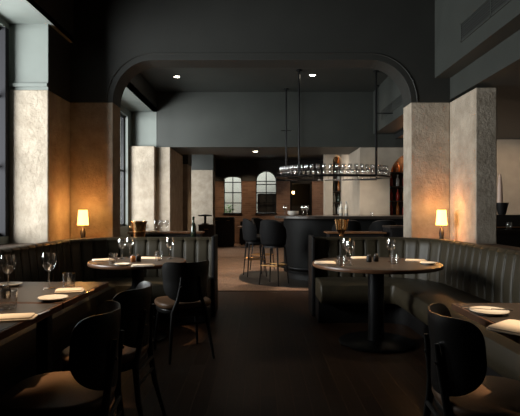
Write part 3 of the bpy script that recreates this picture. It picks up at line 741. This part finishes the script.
# lounge furniture
def sofa(label, x0, x1, y0, y1):
    cx, cy = (x0 + x1) / 2, (y0 + y1) / 2; a, b = (x1 - x0) / 2, (y1 - y0) / 2
    t = thing('sofa', label, 'sofa', (cx, cy, 0))
    MB().box(-a, a, -b, b, .05, .30).build('base', 'blackfab', t, bevel=.02)
    MB().box(-a + .12, a - .12, -b, b - .2, .302, .45).build('seat', 'blackfab', t, bevel=.04, seg=3)
    MB().box(-a, a, b - .2, b, .302, .86).build('backrest', 'blackfab', t, bevel=.04, seg=3)
    for s in (-1, 1): MB().box(min(s * a, s * (a - .115)), max(s * a, s * (a - .115)), -b, b - .205, .302, .62).build('armrest', 'blackfab', t, bevel=.03, seg=3)
    for sx in (-1, 1):
        for sy in (-1, 1): MB().box(sx * (a - .08) - .025, sx * (a - .08) + .025, sy * (b - .08) - .025, sy * (b - .08) + .025, .001, .049).build('leg', 'black', t)
sofa('black sofa under the arched window at the far end', -.75, 1.0, 17.55, 18.35)
t = thing('cafe_table', 'small wooden table in front of the far black sofa', 'table', (-.45, 16.6, 0))
MB().lathe([(0, .70), (.34, .70), (.345, .715), (.34, .73), (0, .73)], 32).build('tabletop', 'wood', t, smooth=True)
MB().lathe([(0, .02), (.03, .02), (.03, .70), (0, .70)], 16).build('column', 'iron', t, smooth=True)
MB().lathe([(0, .001), (.22, .001), (.22, .015), (0, .02)], 28).build('base', 'iron', t, smooth=True)

# bottles in the two lit niches -------------------------------------------------
protos = [bottle_mb(h, r) for h, r in ((.24, .036), (.27, .032), (.21, .042))]
pm = []
def bottle_thing(k, m, loc, label, group):
    key = (k, m)
    for q in pm:
        if q[0] == key:
            o = q[1].copy(); COL.objects.link(o); o.location = loc; tag(o, label, 'bottle', group); return o
    o = MB().add(protos[k].v, protos[k].f).build('bottle', m, smooth=True); o.location = loc; tag(o, label, 'bottle', group); pm.append((key, o)); return o
def niche_shelves(label, x0, x1, y0, y1, zs, group, lab, mats, per):
    t = thing('bottle_shelf', label, 'shelf', ((x0 + x1) / 2, (y0 + y1) / 2, 0))
    for z in zs: MB().box(x0 - (x0 + x1) / 2, x1 - (x0 + x1) / 2, y0 - (y0 + y1) / 2, y1 - (y0 + y1) / 2, z - .018, z).build('board', 'shelfwood', t)
    for z in zs:
        for k in range(per):
            x = x0 + (x1 - x0) * (k + .5) / per
            bottle_thing(random.randrange(3), random.choice(mats), (x, y0 + .09, z + .0005), lab, group)
niche_shelves('arched bottle shelves in the sand wall beside the right stone pillar', NX - NR + .002, NX + NR - .002, WF + .06, WF + .295, [1.17, 1.47, 1.77, 2.07], 'bottles in the arched niche', 'spirit bottle in the arched niche beside the right stone pillar', ['amber', 'redglass', 'clearbottle', 'amber', 'redglass'], 8)
niche_shelves('slim bottle shelves in the pale wall behind the hanging rack', nx2 - nr2 + .002, nx2 + nr2 - .002, 12.26, 12.495, [1.17, 1.47, 1.77, 2.07, 2.37], 'bottles on the slim shelves', 'spirit bottle on the slim shelves behind the hanging rack', ['amber', 'clearbottle', 'clearbottle', 'greenglass'], 2)
# things on the bar
t = thing('bowl_stack', 'stack of white bowls on the rounded end of the bar', 'bowls', (.62, 8.95, BH + .0005))
for k in range(3): MB().lathe([(0, 0), (.05, 0), (.11, .04), (.115, .045), (.108, .045), (.05, .012), (0, .01)], 28, (0, 0, .022 * k)).build('bowl', 'china', t, smooth=True)
for i, (x, y, l) in enumerate(((.47, 9.05, 'left of the bowl stack'), (.80, 8.9, 'right of the bowl stack'), (.90, 9.2, 'behind the bowl stack'))):
    wine_glass('wine glass on the bar ' + l, x, y, BH, .2, .04, 'wine glasses on the bar')
for i, (x, l) in enumerate(((1.52, 'left'), (1.62, 'right'))):
    bottle('clear bottle on the bar below the slim shelves, %s of two' % l, x, 9.0, BH, 'clearbottle', .27, .034, 'bottles on the bar')
tumbler('small tumbler on the straight bar front', 2.0, 8.6, BH, .07, .03, None)

# downlights, vents, sconce --------------------------------------------------
def downlight(label, x, y, z):
    t = thing('ceiling_downlight', label, 'downlight', (x, y, z), 0, 'recessed ceiling downlights')
    MB().lathe([(.052, -.006), (.07, -.006), (.072, -.0005), (.052, -.0005)], 28).build('trim_ring', 'greypaint', t, smooth=True)
    MB().lathe([(0, -.008), (.04, -.008), (.051, -.004), (.051, -.0008), (0, -.0008)], 24).build('lens', 'downlight', t)
downlight('recessed downlight in the bar ceiling near the window bay', (177 - 260) * 8.75 / F, 8.75, C2)
downlight('recessed downlight in the bar ceiling beside the rack rods', (312.5 - 260) * 8.65 / F, 8.65, C2)
downlight('recessed downlight under the cross beam', (255.5 - 260) * 10.6 / F, 10.6, BB)
def grille(label, x, y0, y1, z0, z1):
    t = thing('air_vent', label, 'vent', (x, (y0 + y1) / 2, (z0 + z1) / 2), 0, 'air vents in the bulkheads')
    a, b = (y1 - y0) / 2, (z1 - z0) / 2
    f = MB()
    f.box(-.012, -.0005, -a, a, b - .02, b); f.box(-.012, -.0005, -a, a, -b, -b + .02); f.box(-.012, -.0005, -a, -a + .02, -b, b); f.box(-.012, -.0005, a - .02, a, -b, b); f.box(-.012, -.0005, -.01, .01, -b, b)
    f.build('frame', 'dimpaint', t); MB().box(-.003, -.0006, -a + .02, a - .02, -b + .02, b - .02).build('backing', 'blackpaint', t)
    s = MB(); n = 7
    for k in range(n): z = -b + .03 + (2 * b - .06) * k / (n - 1); s.box(-.010, -.0035, -a + .02, a - .02, z - .004, z + .004)
    s.build('slats', 'dimpaint', t)
grille('long dark air vent high on the right bulkhead', 2.33, 4.1, 5.55, 3.20, 3.42)
grille('small air vent on the bulkhead over the bar', 2.33, 7.6, 9.2, 3.0, 3.18)
t = thing('wall_sconce', 'glowing bulb pendant in the dark doorway at the far end', 'lamp', (1.31, 18.95, 1.98))
MB().lathe([(0, -.05), (.03, -.045), (.045, 0), (.03, .045), (0, .05)], 16).build('bulb', 'bulb', t, smooth=True)
MB().tube([(0, 0, .05), (0, 0, .519)], .006, 6).build('cord', 'iron', t)
# courtyard plant, and a dark screen added to darken the arched window's lower panes
t = thing('potted_plant', 'green plant outside the left back window', 'plant', (-1.25, 19.2, 0))
MB().lathe([(0, 0), (.14, 0), (.18, .5), (.16, .5), (.12, .46), (0, .46)], 20).build('pot', 'ivory', t, smooth=True)
lf = MB()
for k in range(90):
    a = random.uniform(0, 2 * PI); h = random.uniform(.5, 1.0); r_ = random.uniform(.02, .2); el = random.uniform(.1, .5)
    p = Vector((r_ * math.cos(a), r_ * math.sin(a), .46 + h)); d = Vector((math.cos(a), math.sin(a), el)) * .14; u = Vector((-math.sin(a), math.cos(a), 0)) * .03
    lf.add([p, p + d * .5 + u, p + d, p + d * .5 - u + Vector((0, 0, .01))], [(0, 1, 2, 3)])
    lf.tube([(0, 0, .46), p * .6 + Vector((0, 0, .25)), p], .003, 4)
lf.build('leaves', 'leaf', t)
t = MB().box(-.1, .9, 19.3, 19.36, 0, 1.95).build('dark_screen', 'darkscreen'); tag(t, 'dark screen added outside the arched back window to darken its lower panes', 'screen')

# ------------------------------------------------------------------ light
def area(name, loc, rot, sx, sy, e, col):
    l = bpy.data.lights.new(name, 'AREA'); l.shape = 'RECTANGLE'; l.size = sx; l.size_y = sy; l.energy = e; l.color = col
    o = bpy.data.objects.new(name, l); COL.objects.link(o); o.location = loc; o.rotation_euler = rot; return o
DAY = (.98, .98, .97)
area('daylight_window', (-5.4, 3.8, 1.9), (0, R(-102), R(34)), 2.6, 2.4, 850, DAY)
area('daylight_bar', (-5.0, 6.7, 2.0), (0, R(-98), R(36)), 2.3, 2.2, 520, DAY)
area('daylight_lounge', (-3.7, 13.4, 1.9), (0, -PI / 2, R(38)), 2.1, 2.2, 260, DAY)
area('daylight_courtyard', (-1.2, 19.6, 4.4), (0, 0, 0), 4.0, 1.2, 210, (1, .98, .92))
def spot(name, loc, tgt, e, ang, col=(1, .72, .45), blend=.6, size=.04):
    l = bpy.data.lights.new(name, 'SPOT'); l.energy = e; l.spot_size = R(ang); l.spot_blend = blend; l.color = col; l.shadow_soft_size = size
    o = bpy.data.objects.new(name, l); COL.objects.link(o); o.location = loc
    o.rotation_euler = (Vector(tgt) - Vector(loc)).to_track_quat('-Z', 'Y').to_euler(); return o
spot('spot_round_large', (1.1, 4.3, 4.55), (RT[0], RT[1], .75), 900, 19)
spot('spot_round_small', (-1.2, 4.5, 4.55), (LT[0], LT[1], .75), 900, 17)
spot('spot_square_left', (-1.4, 2.6, 4.55), (-1.4, 2.6, .75), 900, 20)
spot('spot_square_right', (1.4, 2.2, 4.55), (1.4, 2.2, .75), 900, 16)
spot('downlight_beam', ((177 - 260) * 8.75 / F, 8.75, C2 - .03), ((177 - 260) * 8.75 / F, 8.75, 0), 80, 80)
spot('downlight_beam', ((312.5 - 260) * 8.65 / F, 8.65, C2 - .03), ((312.5 - 260) * 8.65 / F, 8.65, 0), 90, 80)
spot('downlight_beam', (-.1, 10.6, BB - .03), (-.1, 10.6, 0), 90, 90)
def point(name, loc, e, col, s=.04):
    l = bpy.data.lights.new(name, 'POINT'); l.energy = e; l.color = col; l.shadow_soft_size = s
    o = bpy.data.objects.new(name, l); COL.objects.link(o); o.location = loc
point('niche_glow', (NX - .1, WF + .05, 2.36), 4, (1, .45, .18))
point('niche_glow', (nx2, 12.3, 2.62), .35, (1, .6, .3))
point('doorway_glow', (1.31, 18.85, 1.98), 2, (1, .6, .25))
spot('bar_wall_fill', (1.0, 11.5, 3.15), (2.05, 11.4, 1.7), 190, 80, (1, .88, .74), .6, .5)  # added fill with no fixture, brightens the left-facing bar wall
spot('bar_wall_fill', (2.15, 8.9, 3.6), (2.5, 9.95, 1.55), 110, 34, (1, .82, .62), 1, .3)  # second added fill, brightens the front of the bar wall
spot('brick_fill', (-.45, 16.9, 3.17), (-.45, 18.5, .9), 90, 75)  # this and the next two: unseen spots added to brighten the brick
spot('brick_fill', (-2.0, 16.9, 3.17), (-2.0, 18.5, .9), 60, 75)
spot('brick_fill', (1.9, 16.9, 3.17), (1.9, 18.5, .9), 70, 75)
spot('lounge_floor_fill', (-.6, 13.5, 3.17), (-.6, 13.5, 0), 120, 95)  # unseen spot added to lift the pale floor
spot('rack_fill', (1.1, 8.9, 3.66), (1.1, 9.0, 1.9), 240, 70, (1, .85, .7))  # pair of unseen spots added overhead so the rack glasses show up
spot('rack_fill', (1.8, 8.9, 3.66), (1.8, 9.0, 1.9), 240, 70, (1, .85, .7))
spot('side_room_fill', (5.2, 8.3, 2.7), (5.0, 9.95, 1.5), 70, 85, (1, .72, .48), .8, .1)  # added light without a fixture, brightens the side room's tan wall
point('side_room_soft_fill', (4.6, 5.6, 2.3), 5, (1, .68, .42), .15)  # weak unseen fill added in the side room
world = bpy.data.worlds.new('World'); S.world = world; world.use_nodes = True
bg = world.node_tree.nodes['Background']; bg.inputs['Color'].default_value = (.80, .86, 1.0, 1); bg.inputs['Strength'].default_value = .16

# ------------------------------------------------------------------ camera and view
cd = bpy.data.cameras.new('Camera'); cd.sensor_width = 36; cd.lens = 36 * F / 520; cd.shift_y = (HZ - 208) / 520; cd.clip_start = .05
cam = bpy.data.objects.new('Camera', cd); COL.objects.link(cam); cam.location = (0, 0, EYE); cam.rotation_euler = (PI / 2, 0, 0)
S.camera = cam
vs = S.view_settings
S.display_settings.display_device = 'sRGB'; vs.view_transform = 'Standard'; vs.look = 'None'; vs.gamma = 1; vs.use_curve_mapping = False; vs.exposure = 0.0
S.cycles.use_denoising = True
S.cycles.max_bounces = 8; S.cycles.transparent_max_bounces = 24; S.cycles.sample_clamp_indirect = 6; S.cycles.caustics_reflective = False; S.cycles.caustics_refractive = False
